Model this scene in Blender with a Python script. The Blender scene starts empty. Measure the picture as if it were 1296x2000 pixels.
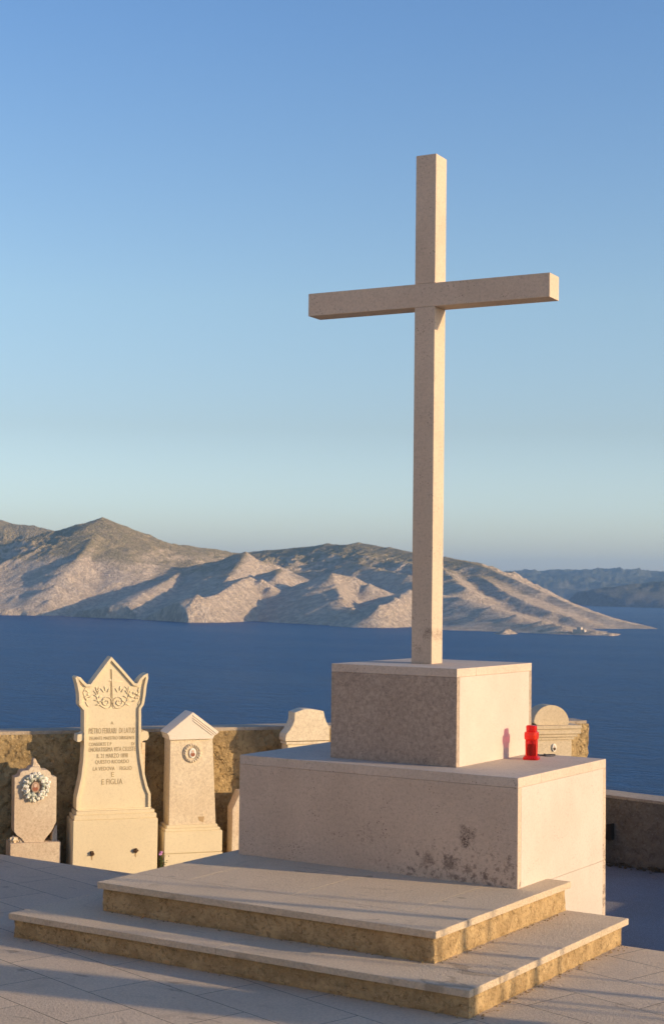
import bpy, bmesh, math, random
import numpy as np
from mathutils import Vector, Matrix
R = math.radians
random.seed(7); rng = np.random.default_rng(7)
SC = bpy.context.scene
COL = SC.collection

# ------------------------------------------------------------------ camera
C = np.array([4.0143, -8.3185, 1.7467]); FPX = 3047.2
YAW, PITCH, ROLL = R(-32.6268), R(2.7259), R(0.7091)
FW = np.array([math.sin(YAW)*math.cos(PITCH), math.cos(YAW)*math.cos(PITCH), math.sin(PITCH)])
RT0 = np.array([math.cos(YAW), -math.sin(YAW), 0.]); UP0 = np.cross(RT0, FW)
RT = RT0*math.cos(ROLL)+UP0*math.sin(ROLL); UPV = UP0*math.cos(ROLL)-RT0*math.sin(ROLL)
cam = bpy.data.cameras.new('camera'); camo = bpy.data.objects.new('camera', cam); COL.objects.link(camo)
M = Matrix.Identity(4)
for i in range(3):
    M[i][0] = RT[i]; M[i][1] = UPV[i]; M[i][2] = -FW[i]; M[i][3] = C[i]
camo.matrix_world = M
cam.sensor_fit = 'VERTICAL'; cam.sensor_height = 36; cam.lens = FPX*36/2000
cam.clip_start = .1; cam.clip_end = 80000
cam.dof.use_dof = True; cam.dof.focus_distance = 10.2; cam.dof.aperture_fstop = 9
SC.camera = camo
# ------------------------------------------------------------------ light
SUN_AZ, SUN_EL = R(90-13.0), R(10.9)          # azimuth from +Y towards +X
sdir = Vector((math.sin(SUN_AZ)*math.cos(SUN_EL), math.cos(SUN_AZ)*math.cos(SUN_EL), math.sin(SUN_EL)))
SKY0, SKY1, SKY1B, SKY2, SKY3 = (1.42, 1.33, 1.44), (1.19, 1.17, 1.34), (1.00, .91, .94), (1.05, .99, .97), (.82, .91, 1.05)   # clear-air tint by elevation
w = bpy.data.worlds.new('World'); SC.world = w; w.use_nodes = True
nt = w.node_tree; nt.nodes.clear()
sky = nt.nodes.new('ShaderNodeTexSky'); sky.sky_type = 'NISHITA'; sky.sun_disc = False
sky.sun_elevation = SUN_EL; sky.sun_rotation = SUN_AZ; sky.altitude = 100
sky.air_density = 1.0; sky.dust_density = 1.0; sky.ozone_density = 2.5
bg = nt.nodes.new('ShaderNodeBackground'); bg.inputs[1].default_value = .15
wo = nt.nodes.new('ShaderNodeOutputWorld')
tcw = nt.nodes.new('ShaderNodeTexCoord'); sx = nt.nodes.new('ShaderNodeSeparateXYZ'); nt.links.new(tcw.outputs['Generated'], sx.inputs[0])
rw = nt.nodes.new('ShaderNodeValToRGB'); nt.links.new(sx.outputs[2], rw.inputs[0])
for i_, (p_, c_) in enumerate(((0, SKY0), (.05, SKY1), (.10, SKY1B), (.18, SKY2), (.34, SKY3), (.62, (.50, .74, 1.08)))):
    e_ = rw.color_ramp.elements[i_] if i_ < 2 else rw.color_ramp.elements.new(p_)
    e_.position = p_; e_.color = (*[q/2 for q in c_], 1)
mw = nt.nodes.new('ShaderNodeVectorMath'); mw.operation = 'MULTIPLY'; nt.links.new(sky.outputs[0], mw.inputs[0]); nt.links.new(rw.outputs[0], mw.inputs[1])
mw2 = nt.nodes.new('ShaderNodeVectorMath'); mw2.operation = 'SCALE'; mw2.inputs['Scale'].default_value = 2; nt.links.new(mw.outputs[0], mw2.inputs[0])
nt.links.new(mw2.outputs[0], bg.inputs[0]); nt.links.new(bg.outputs[0], wo.inputs[0])
sl = bpy.data.lights.new('sun', 'SUN'); sl.energy = 3.5; sl.angle = R(.53); sl.color = (1, .745, .455)
so = bpy.data.objects.new('sun', sl); COL.objects.link(so)
so.rotation_euler = sdir.to_track_quat('Z', 'Y').to_euler()
SC.view_settings.view_transform = 'Standard'; SC.view_settings.look = 'None'
SC.view_settings.exposure = .64; SC.view_settings.gamma = 1
SC.render.engine = 'CYCLES'

# ------------------------------------------------------------------ helpers
def tag(o, label=None, cat=None, group=None, kind=None):
    if label: o['label'] = label
    if cat: o['category'] = cat
    if group: o['group'] = group
    if kind: o['kind'] = kind
    return o
def thing(name, loc, label, cat, group=None):
    o = bpy.data.objects.new(name, None); o.location = loc; o.empty_display_size = .1
    COL.objects.link(o); return tag(o, label, cat, group)
def link_mesh(name, me, mat, parent=None, smooth=False):
    o = bpy.data.objects.new(name, me); COL.objects.link(o)
    if mat: me.materials.append(mat)
    if smooth:
        me.polygons.foreach_set('use_smooth', [True]*len(me.polygons))
    if parent is not None:
        o.parent = parent
        p = parent; L = Vector((0, 0, 0))
        while p is not None: L += p.location; p = p.parent
        o.location = -L
    return o
class MB:
    def __init__(s): s.bm = bmesh.new()
    def box(s, a, b, bev=0, M=None, seg=2):
        b2 = bmesh.new(); bmesh.ops.create_cube(b2, size=1)
        for v in b2.verts:
            v.co = Vector([(a[i]+b[i])/2+v.co[i]*(b[i]-a[i]) for i in range(3)])
        if bev: bmesh.ops.bevel(b2, geom=b2.edges[:], offset=bev, segments=seg, affect='EDGES', profile=.6)
        s._add(b2, M); return s
    def _add(s, b2, M=None):
        if M is not None: b2.transform(M)
        me = bpy.data.meshes.new('tmp'); b2.to_mesh(me); b2.free(); s.bm.from_mesh(me); bpy.data.meshes.remove(me)
    def prism(s, pts, d0, d1, frame, bev=0):
        """pts: 2-D outline (x,y); frame maps (x,y,depth) to the world"""
        b2 = bmesh.new(); n = len(pts)
        A = [b2.verts.new(frame(x, y, d0)) for x, y in pts]; B = [b2.verts.new(frame(x, y, d1)) for x, y in pts]
        b2.faces.new(A[::-1]); fb = b2.faces.new(B)
        for i in range(n): b2.faces.new((A[i], A[(i+1) % n], B[(i+1) % n], B[i]))
        bmesh.ops.recalc_face_normals(b2, faces=b2.faces[:])
        if bev:
            bmesh.ops.bevel(b2, geom=[e for e in b2.edges if e.verts[0] in B or e.verts[1] in B], offset=bev, segments=2, affect='EDGES', clamp_overlap=True)
        bmesh.ops.triangulate(b2, faces=[f for f in b2.faces if len(f.verts) > 4])
        s._add(b2); return s
    def ring(s, outer, inner, d0, d1, frame):
        b2 = bmesh.new(); n = len(outer)
        V = [[b2.verts.new(frame(x, y, d)) for x, y in P] for P, d in ((outer, d0), (outer, d1), (inner, d1), (inner, d0))]
        for i in range(n):
            j = (i+1) % n
            for k in range(4): b2.faces.new((V[k][i], V[k][j], V[(k+1) % 4][j], V[(k+1) % 4][i]))
        bmesh.ops.recalc_face_normals(b2, faces=b2.faces[:]); s._add(b2); return s
    def tube(s, pts, r, n=8, rs=None, cap=True):
        pts = [Vector(p) for p in pts]; b2 = bmesh.new(); rings = []
        up = Vector((0, 0, 1))
        for i, p in enumerate(pts):
            t = (pts[min(i+1, len(pts)-1)]-pts[max(i-1, 0)]).normalized()
            a = t.cross(up)
            if a.length < 1e-3: a = t.cross(Vector((1, 0, 0)))
            a.normalize(); b = t.cross(a); rr = rs[i] if rs else r
            rings.append([b2.verts.new(p+a*rr*math.cos(2*math.pi*k/n)+b*rr*math.sin(2*math.pi*k/n)) for k in range(n)])
        for i in range(len(rings)-1):
            for k in range(n): b2.faces.new((rings[i][k], rings[i][(k+1) % n], rings[i+1][(k+1) % n], rings[i+1][k]))
        if cap: b2.faces.new(rings[0][::-1]); b2.faces.new(rings[-1])
        bmesh.ops.recalc_face_normals(b2, faces=b2.faces[:]); s._add(b2); return s
    def blob(s, c, r, sub=2, noise=.0, squash=(1, 1, 1), M=None):
        b2 = bmesh.new(); bmesh.ops.create_icosphere(b2, subdivisions=sub, radius=1)
        ph = random.random()*50
        for v in b2.verts:
            d = v.co.normalized(); k = 1+noise*math.sin(d.x*5+ph)*math.cos(d.y*6+ph*2)+noise*.6*math.sin(d.z*9+ph*3)
            v.co = Vector([d[i]*r*k*squash[i] for i in range(3)])
            if M is not None: v.co = M @ v.co
            v.co += Vector(c)
        s._add(b2); return s
    def build(s, name, mat, parent=None, smooth=False):
        me = bpy.data.meshes.new(name); s.bm.to_mesh(me); s.bm.free()
        return link_mesh(name, me, mat, parent, smooth)

# numpy value noise
def _hash(ix, iy, seed):
    ix=np.asarray(ix).astype(np.int64); iy=np.asarray(iy).astype(np.int64); h = (ix*374761393+iy*668265263+seed*144269504) & 0xFFFFFFFF
    h = ((h ^ (h >> 13))*1274126177) & 0xFFFFFFFF
    return ((h ^ (h >> 16)) & 0xFFFFFF)/float(0xFFFFFF)
def vnoise(x, y, seed=0):
    ix, iy = np.floor(x), np.floor(y); fx, fy = x-ix, y-iy
    fx = fx*fx*fx*(fx*(fx*6-15)+10); fy = fy*fy*fy*(fy*(fy*6-15)+10)
    a = _hash(ix, iy, seed); b = _hash(ix+1, iy, seed); c = _hash(ix, iy+1, seed); d = _hash(ix+1, iy+1, seed)
    return (a*(1-fx)+b*fx)*(1-fy)+(c*(1-fx)+d*fx)*fy
def fbm(x, y, o=5, seed=0, ridged=False, gain=.5):
    s = 0; a = 1; t = 0
    for i in range(o):
        n = vnoise(x*2**i+i*17.3, y*2**i-i*9.1, seed+i)
        if ridged: n = 1-abs(2*n-1)
        s = s+a*n; t += a; a *= gain
    return s/t

# rough box: gridded, displaced along normals (for cast concrete / broken stone)
def rough_box(a, b, step, amp, seed=0, frame=None, edge=0):
    a = np.array(a, float); b = np.array(b, float); bm = bmesh.new()
    n = [max(1, int(round((b[i]-a[i])/step))) for i in range(3)]
    cache = {}
    def V(i, j, k):
        key = (i, j, k)
        if key not in cache:
            p = a+(b-a)*np.array([i/n[0], j/n[1], k/n[2]])
            cache[key] = bm.verts.new(p)
        return cache[key]
    for i in range(n[0]):
        for j in range(n[1]):
            bm.faces.new((V(i, j, 0), V(i, j+1, 0), V(i+1, j+1, 0), V(i+1, j, 0))); bm.faces.new((V(i, j, n[2]), V(i+1, j, n[2]), V(i+1, j+1, n[2]), V(i, j+1, n[2])))
        for k in range(n[2]):
            bm.faces.new((V(i, 0, k), V(i+1, 0, k), V(i+1, 0, k+1), V(i, 0, k+1))); bm.faces.new((V(i, n[1], k), V(i, n[1], k+1), V(i+1, n[1], k+1), V(i+1, n[1], k)))
    for j in range(n[1]):
        for k in range(n[2]):
            bm.faces.new((V(0, j, k), V(0, j, k+1), V(0, j+1, k+1), V(0, j+1, k))); bm.faces.new((V(n[0], j, k), V(n[0], j+1, k), V(n[0], j+1, k+1), V(n[0], j, k+1)))
    bm.normal_update()
    vs = list(bm.verts); P = np.array([v.co[:] for v in vs]); N = np.array([v.normal[:] for v in vs])
    u = (P[:, 0]*1.0+P[:, 1]*.83)*14+seed*7; q = P[:, 2]*16+(P[:, 0]-P[:, 1])*3
    d = (fbm(u, q, 4, seed)-.5)*2*amp-amp*.6*np.clip(fbm(u*2.3, q*2.3, 2, seed+9)-.62, 0, 1)*6
    ne = ((np.isclose(P, a) | np.isclose(P, b)).sum(1) >= 2)
    if edge: d = d-ne*edge*np.clip(fbm(u*1.7, q*1.7, 3, seed+5)*2-.6, 0, 1.4)
    top = np.isclose(P[:, 2], b[2]) | np.isclose(P[:, 2], a[2])
    P2 = P+N*d[:, None]; P2[top, 2] = P[top, 2]
    for v, p in zip(vs, P2): v.co = p if frame is None else frame(*p)
    return bm
def build_bm(bm, name, mat, parent=None, smooth=False):
    me = bpy.data.meshes.new(name); bm.to_mesh(me); bm.free()
    return link_mesh(name, me, mat, parent, smooth)

# ------------------------------------------------------------------ materials
class N:
    def __init__(s, name):
        s.m = bpy.data.materials.new(name); s.m.use_nodes = True; s.t = s.m.node_tree; s.t.nodes.clear()
        s.out = s.n('ShaderNodeOutputMaterial'); s.b = s.n('ShaderNodeBsdfPrincipled'); s.l(s.b.outputs[0], s.out.inputs[0])
        s.tc = s.n('ShaderNodeTexCoord')
    def n(s, t, **k):
        x = s.t.nodes.new(t)
        for a, v in k.items(): setattr(x, a, v)
        return x
    def l(s, a, b): s.t.links.new(a, b)
    def mapping(s, scale=(1, 1, 1), rot=(0, 0, 0), loc=(0, 0, 0)):
        m = s.n('ShaderNodeMapping'); m.inputs['Scale'].default_value = scale; m.inputs['Rotation'].default_value = rot; m.inputs['Location'].default_value = loc
        s.l(s.tc.outputs['Object'], m.inputs[0]); return m.outputs[0]
    def noise(s, scale, detail=4, rough=.55, vec=None, dist=0):
        x = s.n('ShaderNodeTexNoise'); x.inputs['Scale'].default_value = scale; x.inputs['Detail'].default_value = detail
        x.inputs['Roughness'].default_value = rough; x.inputs['Distortion'].default_value = dist
        s.l(vec if vec is not None else s.tc.outputs['Object'], x.inputs['Vector']); return x.outputs[0]
    def voro(s, scale, vec=None, feature='F1', out='Distance', rand=1):
        x = s.n('ShaderNodeTexVoronoi', feature=feature); x.inputs['Scale'].default_value = scale; x.inputs['Randomness'].default_value = rand
        s.l(vec if vec is not None else s.tc.outputs['Object'], x.inputs['Vector']); return x.outputs[out]
    def ramp(s, v, a, b, c0=0., c1=1.):
        x = s.n('ShaderNodeMapRange'); x.inputs[1].default_value = a; x.inputs[2].default_value = b; x.inputs[3].default_value = c0; x.inputs[4].default_value = c1
        x.interpolation_type = 'SMOOTHSTEP'; s.l(v, x.inputs[0]); return x.outputs[0]
    def math(s, op, a, b=None):
        x = s.n('ShaderNodeMath', operation=op)
        for i, v in enumerate((a, b)):
            if v is None: continue
            if isinstance(v, (int, float)): x.inputs[i].default_value = v
            else: s.l(v, x.inputs[i])
        return x.outputs[0]
    def mix(s, f, a, b):
        x = s.n('ShaderNodeMix', data_type='RGBA')
        if isinstance(f, (int, float)): x.inputs[0].default_value = f
        else: s.l(f, x.inputs[0])
        for i, v in ((6, a), (7, b)):
            if isinstance(v, tuple): x.inputs[i].default_value = (*v, 1)
            else: s.l(v, x.inputs[i])
        return x.outputs[2]
    def bump(s, h, dist, strength=1, prev=None):
        x = s.n('ShaderNodeBump'); x.inputs['Strength'].default_value = strength; x.inputs['Distance'].default_value = dist
        s.l(h, x.inputs['Height'])
        if prev is not None: s.l(prev, x.inputs['Normal'])
        return x.outputs[0]
    def done(s, col=None, rough=.85, nrm=None, spec=.3):
        if col is not None:
            if isinstance(col, tuple): s.b.inputs['Base Color'].default_value = (*col, 1)
            else: s.l(col, s.b.inputs['Base Color'])
        if isinstance(rough, (int, float)): s.b.inputs['Roughness'].default_value = rough
        else: s.l(rough, s.b.inputs['Roughness'])
        if nrm is not None: s.l(nrm, s.b.inputs['Normal'])
        s.b.inputs['Specular IOR Level'].default_value = spec
        return s.m

def limestone(name, base, var, dark, speck=.5, stain=0., mottle=0., bumpd=.0015, blots=(), patch=0):
    g = N(name)
    c = g.mix(g.ramp(g.noise(2.2, 5, .6), .35, .68), base, var)
    c = g.mix(g.math('MULTIPLY', g.ramp(g.noise(140, 3, .7), .45, .75), .30), c, dark)
    c = g.mix(g.math('MULTIPLY', g.ramp(g.noise(52, 6, .8, dist=.4), .47, .66), .50*(.6+mottle)), c, dark)
    # fine dark pores, gathered in patches
    pores = g.math('MULTIPLY', g.ramp(g.voro(55), .28, .12), g.ramp(g.noise(6, 4, .6), .50, .66))
    c = g.mix(g.math('MULTIPLY', pores, speck), c, (dark[0]*.55, dark[1]*.5, dark[2]*.5))
    if mottle: c = g.mix(g.math('MULTIPLY', g.ramp(g.noise(38, 8, .82, dist=.5), .38, .66), mottle), c, dark)
    if stain:
        big = g.ramp(g.noise(2.6, 3, .5, dist=.3), .56, .74)
        fine = g.ramp(g.noise(34, 6, .78, dist=1.5), .5, .62)
        c = g.mix(g.math('MULTIPLY', g.math('MULTIPLY', big, fine), stain), c, (dark[0]*.4, dark[1]*.36, dark[2]*.34))
    if patch:      # lichen and damp gathered low on the right of the face
        sp_ = g.n('ShaderNodeSeparateXYZ'); g.l(g.tc.outputs['Object'], sp_.inputs[0])
        bi = g.math('ADD', g.ramp(sp_.outputs[0], -1.7, -.35, 0, .13), g.ramp(sp_.outputs[2], .55, .02, 0, .13))
        for (sc, th, k_) in ((6, .79, .7), (13, .775, .65), (26, .775, .6)):
            f_ = g.math('ADD', g.noise(sc, 9, .78, dist=.3), bi)
            c = g.mix(g.math('MULTIPLY', g.ramp(f_, th, th+.09), k_), c, (dark[0]*.5, dark[1]*.46, dark[2]*.42))
    for (bx, bz, br, bk) in blots:
        sp_ = g.n('ShaderNodeSeparateXYZ'); g.l(g.tc.outputs['Object'], sp_.inputs[0])
        dx = g.math('SUBTRACT', sp_.outputs[0], bx); dz = g.math('SUBTRACT', sp_.outputs[2], bz)
        dd = g.math('SQRT', g.math('ADD', g.math('MULTIPLY', dx, dx), g.math('MULTIPLY', dz, dz)))
        dd = g.math('ADD', dd, g.math('MULTIPLY', g.math('SUBTRACT', g.noise(13, 6, .8), .5), br*3.4))
        ms = g.math('MULTIPLY', g.ramp(dd, br, br*.2), g.ramp(g.noise(70, 7, .85, dist=.2), .40, .58))
        c = g.mix(g.math('MULTIPLY', ms, bk), c, (dark[0]*.34, dark[1]*.30, dark[2]*.27))
    h = g.noise(160, 3, .7)
    n = g.bump(h, bumpd, .8); n = g.bump(g.ramp(g.voro(55), .06, .22), .0015, .5, n)
    n = g.bump(g.noise(9, 3, .5), .004, .25, n)
    return g.done(c, .78, n)
LIME = limestone('limestone', (.58, .505, .425), (.53, .455, .375), (.36, .29, .24), speck=.55)
LIME_F = limestone('limestone_shade_tint', (.64, .495, .36), (.56, .43, .31), (.29, .215, .17), speck=.9, stain=.5, mottle=.22, blots=((-.335, .29, .07, .95), (-.345, .235, .045, .85), (-.60, .115, .05, .7)), patch=1)  # same stone as the sides; warm shade light tinted into the base, plus stains
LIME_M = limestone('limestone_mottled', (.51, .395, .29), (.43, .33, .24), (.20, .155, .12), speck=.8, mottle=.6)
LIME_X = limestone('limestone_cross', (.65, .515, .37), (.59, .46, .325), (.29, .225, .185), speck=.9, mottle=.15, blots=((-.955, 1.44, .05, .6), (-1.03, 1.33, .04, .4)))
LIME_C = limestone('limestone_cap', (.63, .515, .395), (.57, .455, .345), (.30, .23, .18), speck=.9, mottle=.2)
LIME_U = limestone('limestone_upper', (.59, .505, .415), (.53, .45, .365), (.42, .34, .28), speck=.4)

def hammered(name, base, var, dark, joints=None):
    g = N(name)
    c = g.mix(g.ramp(g.noise(1.7, 5, .6), .35, .7), base, var)
    c = g.mix(g.math('MULTIPLY', g.ramp(g.noise(70, 4, .75), .38, .64), .42), c, dark)
    c = g.mix(g.math('MULTIPLY', g.ramp(g.noise(5, 5, .7, dist=.8), .56, .72), .35), c, dark)
    c = g.mix(g.math('MULTIPLY', g.ramp(g.noise(3.1, 2, .5, vec=g.mapping((1, 2.4, 1), (0, 0, .3)), dist=1.2), .66, .74), .45), c, (dark[0]*.55, dark[1]*.52, dark[2]*.5))
    n = g.bump(g.noise(55, 5, .75), .024, 1.0)
    n = g.bump(g.noise(4, 3, .5), .006, .3, n)
    if joints:
        b = g.n('ShaderNodeTexBrick'); m = g.mapping((1, 1, 1), (0, 0, R(16)), (.23, .21, 0)); g.l(m, b.inputs['Vector'])
        b.inputs['Scale'].default_value = 1; b.inputs['Mortar Size'].default_value = .0022; b.inputs['Brick Width'].default_value = .78; b.inputs['Row Height'].default_value = .385
        b.inputs['Mortar Smooth'].default_value = .3; b.inputs['Color1'].default_value = (1, 1, 1, 1); b.inputs['Color2'].default_value = (.93, .93, .93, 1)
        mx = g.n('ShaderNodeMix', data_type='RGBA', blend_type='MULTIPLY'); mx.inputs[0].default_value = 1
        g.l(c, mx.inputs[6]); g.l(b.outputs['Color'], mx.inputs[7]); c = mx.outputs[2]
        c = g.mix(g.math('MULTIPLY', b.outputs['Fac'], g.ramp(g.noise(2.3, 3),   .38, .62, .03, .38)), c, (.14, .115, .09))
        n = g.bump(b.outputs['Fac'], -.004, 1, n)
    return g.done(c, .85, n, .3)
TREAD = hammered('hammered_tread', (.86, .68, .47), (.79, .62, .42), (.50, .38, .24))
PAVE = hammered('hammered_paving', (.84, .67, .475), (.77, .61, .43), (.50, .385, .26), joints=True)

def concrete(name, base, var, dark, scale=1., bumpd=.012):
    g = N(name)
    c = g.mix(g.ramp(g.noise(5*scale, 6, .65, dist=.5), .35, .65), base, var)
    c = g.mix(g.math('MULTIPLY', g.ramp(g.noise(22*scale, 6, .75, dist=.8), .48, .66), .6), c, dark)
    c = g.mix(g.math('MULTIPLY', g.ramp(g.voro(46*scale), .22, .08), .5), c, (min(1, base[0]*1.5), min(1, base[1]*1.55), min(1, base[2]*1.8)))
    n = g.bump(g.noise(30*scale, 8, .72, dist=.4), bumpd, .9)
    n = g.bump(g.ramp(g.voro(24*scale), .1, .45), bumpd*.5, .6, n)
    return g.done(c, .95, n, .15)
RISER = concrete('ochre_concrete', (.53, .37, .185), (.37, .25, .12), (.10, .065, .03), 1.5, .016)
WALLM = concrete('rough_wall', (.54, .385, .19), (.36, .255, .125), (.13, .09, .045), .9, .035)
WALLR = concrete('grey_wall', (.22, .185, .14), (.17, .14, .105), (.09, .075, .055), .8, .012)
COPE = concrete('wall_coping', (.50, .40, .29), (.42, .34, .25), (.25, .2, .15), 1.2, .006)
CREAM = limestone('cream_stone', (.76, .64, .42), (.72, .60, .39), (.52, .42, .27), speck=.12, bumpd=.0008)
PINKST = limestone('veined_marble', (.76, .65, .48), (.66, .52, .36), (.36, .24, .15), speck=.3, mottle=.35)
WHITEST = limestone('white_marble', (.80, .70, .56), (.76, .66, .52), (.6, .5, .38), speck=.1, bumpd=.0006)
VEIN = limestone('mottled_marble', (.82, .71, .51), (.73, .60, .41), (.44, .33, .22), speck=.3, mottle=.45)
GRAIN = limestone('grainy_stone', (.68, .56, .38), (.60, .48, .31), (.34, .26, .17), speck=.8, mottle=.3)
def plain(name, col, rough=.6, spec=.4): return N(name).done(col, rough, None, spec)
CARVE = plain('engraved_paint', (.40, .305, .17), .9)
DARK = plain('dark_gap', (.05, .04, .03), .95, .1)
MORTAR = plain('mortar_core', (.40, .31, .23), .95, .1)
PORC = plain('white_porcelain', (.84, .80, .68), .4, .5)
PORCG = plain('grey_porcelain', (.42, .43, .34), .5, .4)
SEPIA = plain('sepia_portrait', (.34, .13, .07), .35, .5)
SKINP = plain('pale_portrait', (.66, .46, .33), .4, .5)
IRON = plain('dark_iron', (.045, .04, .04), .6)
RUST = plain('rusty_iron', (.09, .05, .025), .9)
LEAF = plain('leaf_green', (.06, .10, .025), .7)
PETAL = plain('pink_petal', (.55, .25, .5), .6)
WAX = plain('candle_wax', (.10, .02, .02), .6)

# gravel / soil
g = N('gravel')
c = g.mix(g.ramp(g.noise(1.1, 5, .6), .4, .65), (.36, .34, .34), (.30, .26, .23))
c = g.mix(g.ramp(g.noise(120, 4, .8), .42, .62), c, (.44, .41, .39))
c = g.mix(g.math('MULTIPLY', g.ramp(g.voro(90), .2, .5), .5), c, (.17, .155, .15))
GRAVEL = g.done(c, .95, g.bump(g.noise(110, 4, .8), .012, .8), .2)

# ------------------------------------------------------------------ near ground
GZ, S1, Z2, Z1 = -.3114, -.1703, .6412, 1.2475
LG = -.72                                   # lower, gravelled level behind the terrace
def slab_prism(name, poly, z0, z1, mat, **k):
    mb = MB(); mb.prism(poly, z0, z1, lambda x, y, d: Vector((x, y, d))); o = mb.build(name, mat); return tag(o, **k)
# the raised paved terrace (a step up from the gravel), its unseen right arm added to shade the gravel
slab_prism('paving', [(-9, -24), (14, -24), (14, 4.3), (1.35, 4.3), (1.35, .30), (.3, .31), (-9, .47)], -1.2, GZ, PAVE, kind='structure')
# gravel court and the hill that falls to the sea
na, nr = 180, 70
th = np.linspace(0, 2*np.pi, na, endpoint=False)
rs = np.concatenate([np.linspace(0.5, 16, 24), 16+np.cumsum(np.geomspace(1, 22, nr-24))])
A_, R_ = np.meshgrid(th, rs); X_ = -1+R_*np.sin(A_); Y_ = 0+R_*np.cos(A_)
u_ = np.array([-.788, .616]); fall = np.maximum((X_+5)*u_[0]+(Y_-1.5)*u_[1]-1.2, np.minimum((Y_-5.6)-.2, 1e9)-(np.maximum(X_-6, 0)*.3))
Z_ = LG-np.clip(fall, 0, None)*.62+np.clip(fall, 0, 6)/6*(fbm(X_*.4, Y_*.4, 5, 3)-.5)*3
Z_ = np.where(fall <= 0, LG+(fbm(X_*1.4, Y_*1.4, 3, 4)-.5)*.02, Z_); Z_ = np.maximum(Z_, -104)
V = np.stack([X_, Y_, Z_], -1).reshape(-1, 3); F = []
for i in range(len(rs)-1):
    for j in range(na): F.append((i*na+j, i*na+(j+1) % na, (i+1)*na+(j+1) % na, (i+1)*na+j))
V = np.vstack([V, [[-1, 0, LG]]]); F += [(len(V)-1, (j+1) % na, j) for j in range(na)]
me = bpy.data.meshes.new('ground'); me.from_pydata(V.tolist(), [], F); me.update()
bmg = bmesh.new(); bmg.from_mesh(me); bmesh.ops.recalc_face_normals(bmg, faces=bmg.faces[:]); bmg.to_mesh(me); bmg.free()
tag(link_mesh('ground', me, GRAVEL, None, True), kind='structure')

# ------------------------------------------------------------------ steps
def tread_set(root, x0, x1, y0, y1, z0, z1, rowY, xs_front, xs_back):
    for (ya, yb, xs) in ((y0, rowY-.0012, [x0]+xs_front+[x1]), (rowY+.0012, y1, [x0]+xs_back+[x1])):
        for a, b in zip(xs, xs[1:]):
            aa = a+(.0012 if a != x0 else 0); bb = b-(.0012 if b != x1 else 0)
            MB().box((aa, ya, z0), (bb, yb, z1), .004).build('tread_slab', TREAD, root)
us = thing('upper_step', (-1, -1.2, S1), 'upper stone step with hammered slabs and ochre riser, directly against the lower block', 'step')
tread_set(us, -2.0993, .1563, -1.2646, .408, -.0385, 0, -.915, [], [-1.71, -.96, -.20])
build_bm(rough_box((-2.0753, -1.2424, S1+.001), (.1379, .376, -.0387), .022, .004, 1, edge=.012), 'riser', RISER, us)
ls = thing('lower_step', (-1, -1.55, GZ), 'lower and wider stone step resting on the hammered paving, nearest the viewer', 'step')
tread_set(ls, -2.476, .5257, -1.6027, .397, S1-.0365, S1, -1.27, [-.98], [-2.0, -1.2, -.4])
build_bm(rough_box((-2.4541, -1.5778, GZ+.001), (.5118, .330, S1-.0367), .022, .004, 2, edge=.012), 'riser', RISER, ls)
# crumbs of mortar along the feet of the risers and a few grains on the paving
for (nm, cnt, fn, zz, lab) in (('mortar_crumbs', 260, 0, 0, None),):
    mb = MB()
    for i in range(cnt):
        k = random.random()
        if k < .45: p = (.5118+abs(random.gauss(0, .02))+.004, random.uniform(-1.57, .3), GZ)
        elif k < .7: p = (.1379+abs(random.gauss(0, .016))+.004, random.uniform(-1.23, .3), S1)
        elif k < .85: p = (random.uniform(-2.45, .5), -1.5778-abs(random.gauss(0, .012))-.004, GZ)
        else: p = (random.uniform(-2.05, .1), -1.2424-abs(random.gauss(0, .012))-.004, S1)
        r = random.uniform(.002, .0065); mb.blob((p[0], p[1], p[2]+r*.4), r, 1, .3, (1, 1, .7))
    tag(mb.build(nm, RISER), 'sandy crumbs of mortar strewn along the feet of both steps', 'crumbs', kind='stuff')

# ------------------------------------------------------------------ plinths
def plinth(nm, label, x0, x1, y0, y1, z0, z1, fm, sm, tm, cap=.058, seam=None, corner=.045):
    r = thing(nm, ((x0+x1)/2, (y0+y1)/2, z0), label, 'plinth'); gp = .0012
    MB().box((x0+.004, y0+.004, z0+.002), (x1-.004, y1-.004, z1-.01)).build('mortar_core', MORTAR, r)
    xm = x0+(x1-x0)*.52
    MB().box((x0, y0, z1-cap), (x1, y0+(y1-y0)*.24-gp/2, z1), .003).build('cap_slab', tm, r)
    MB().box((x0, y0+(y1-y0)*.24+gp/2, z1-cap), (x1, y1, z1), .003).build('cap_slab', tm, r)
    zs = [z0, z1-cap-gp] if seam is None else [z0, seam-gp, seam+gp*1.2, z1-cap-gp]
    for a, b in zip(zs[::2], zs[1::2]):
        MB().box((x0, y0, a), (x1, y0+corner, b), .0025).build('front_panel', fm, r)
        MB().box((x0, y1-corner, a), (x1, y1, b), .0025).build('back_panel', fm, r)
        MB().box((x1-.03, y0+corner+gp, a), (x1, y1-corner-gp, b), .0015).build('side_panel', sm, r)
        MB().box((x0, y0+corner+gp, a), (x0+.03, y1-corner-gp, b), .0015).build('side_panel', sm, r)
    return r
plinth('lower_plinth', 'wide lower limestone block behind the steps, its shaded front stained and its right side sunlit', -2, 0, 0, 1.3082, LG-.02, Z2, LIME_F, LIME, LIME_C, seam=-.0134)
plinth('upper_plinth', 'smaller upper limestone block under the cross, its shaded front dark and mottled', -1.4535, -.5354, .2398, 1.3362-.03, Z2, Z1, LIME_M, LIME_U, LIME_C, cap=.053, corner=.036)

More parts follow.
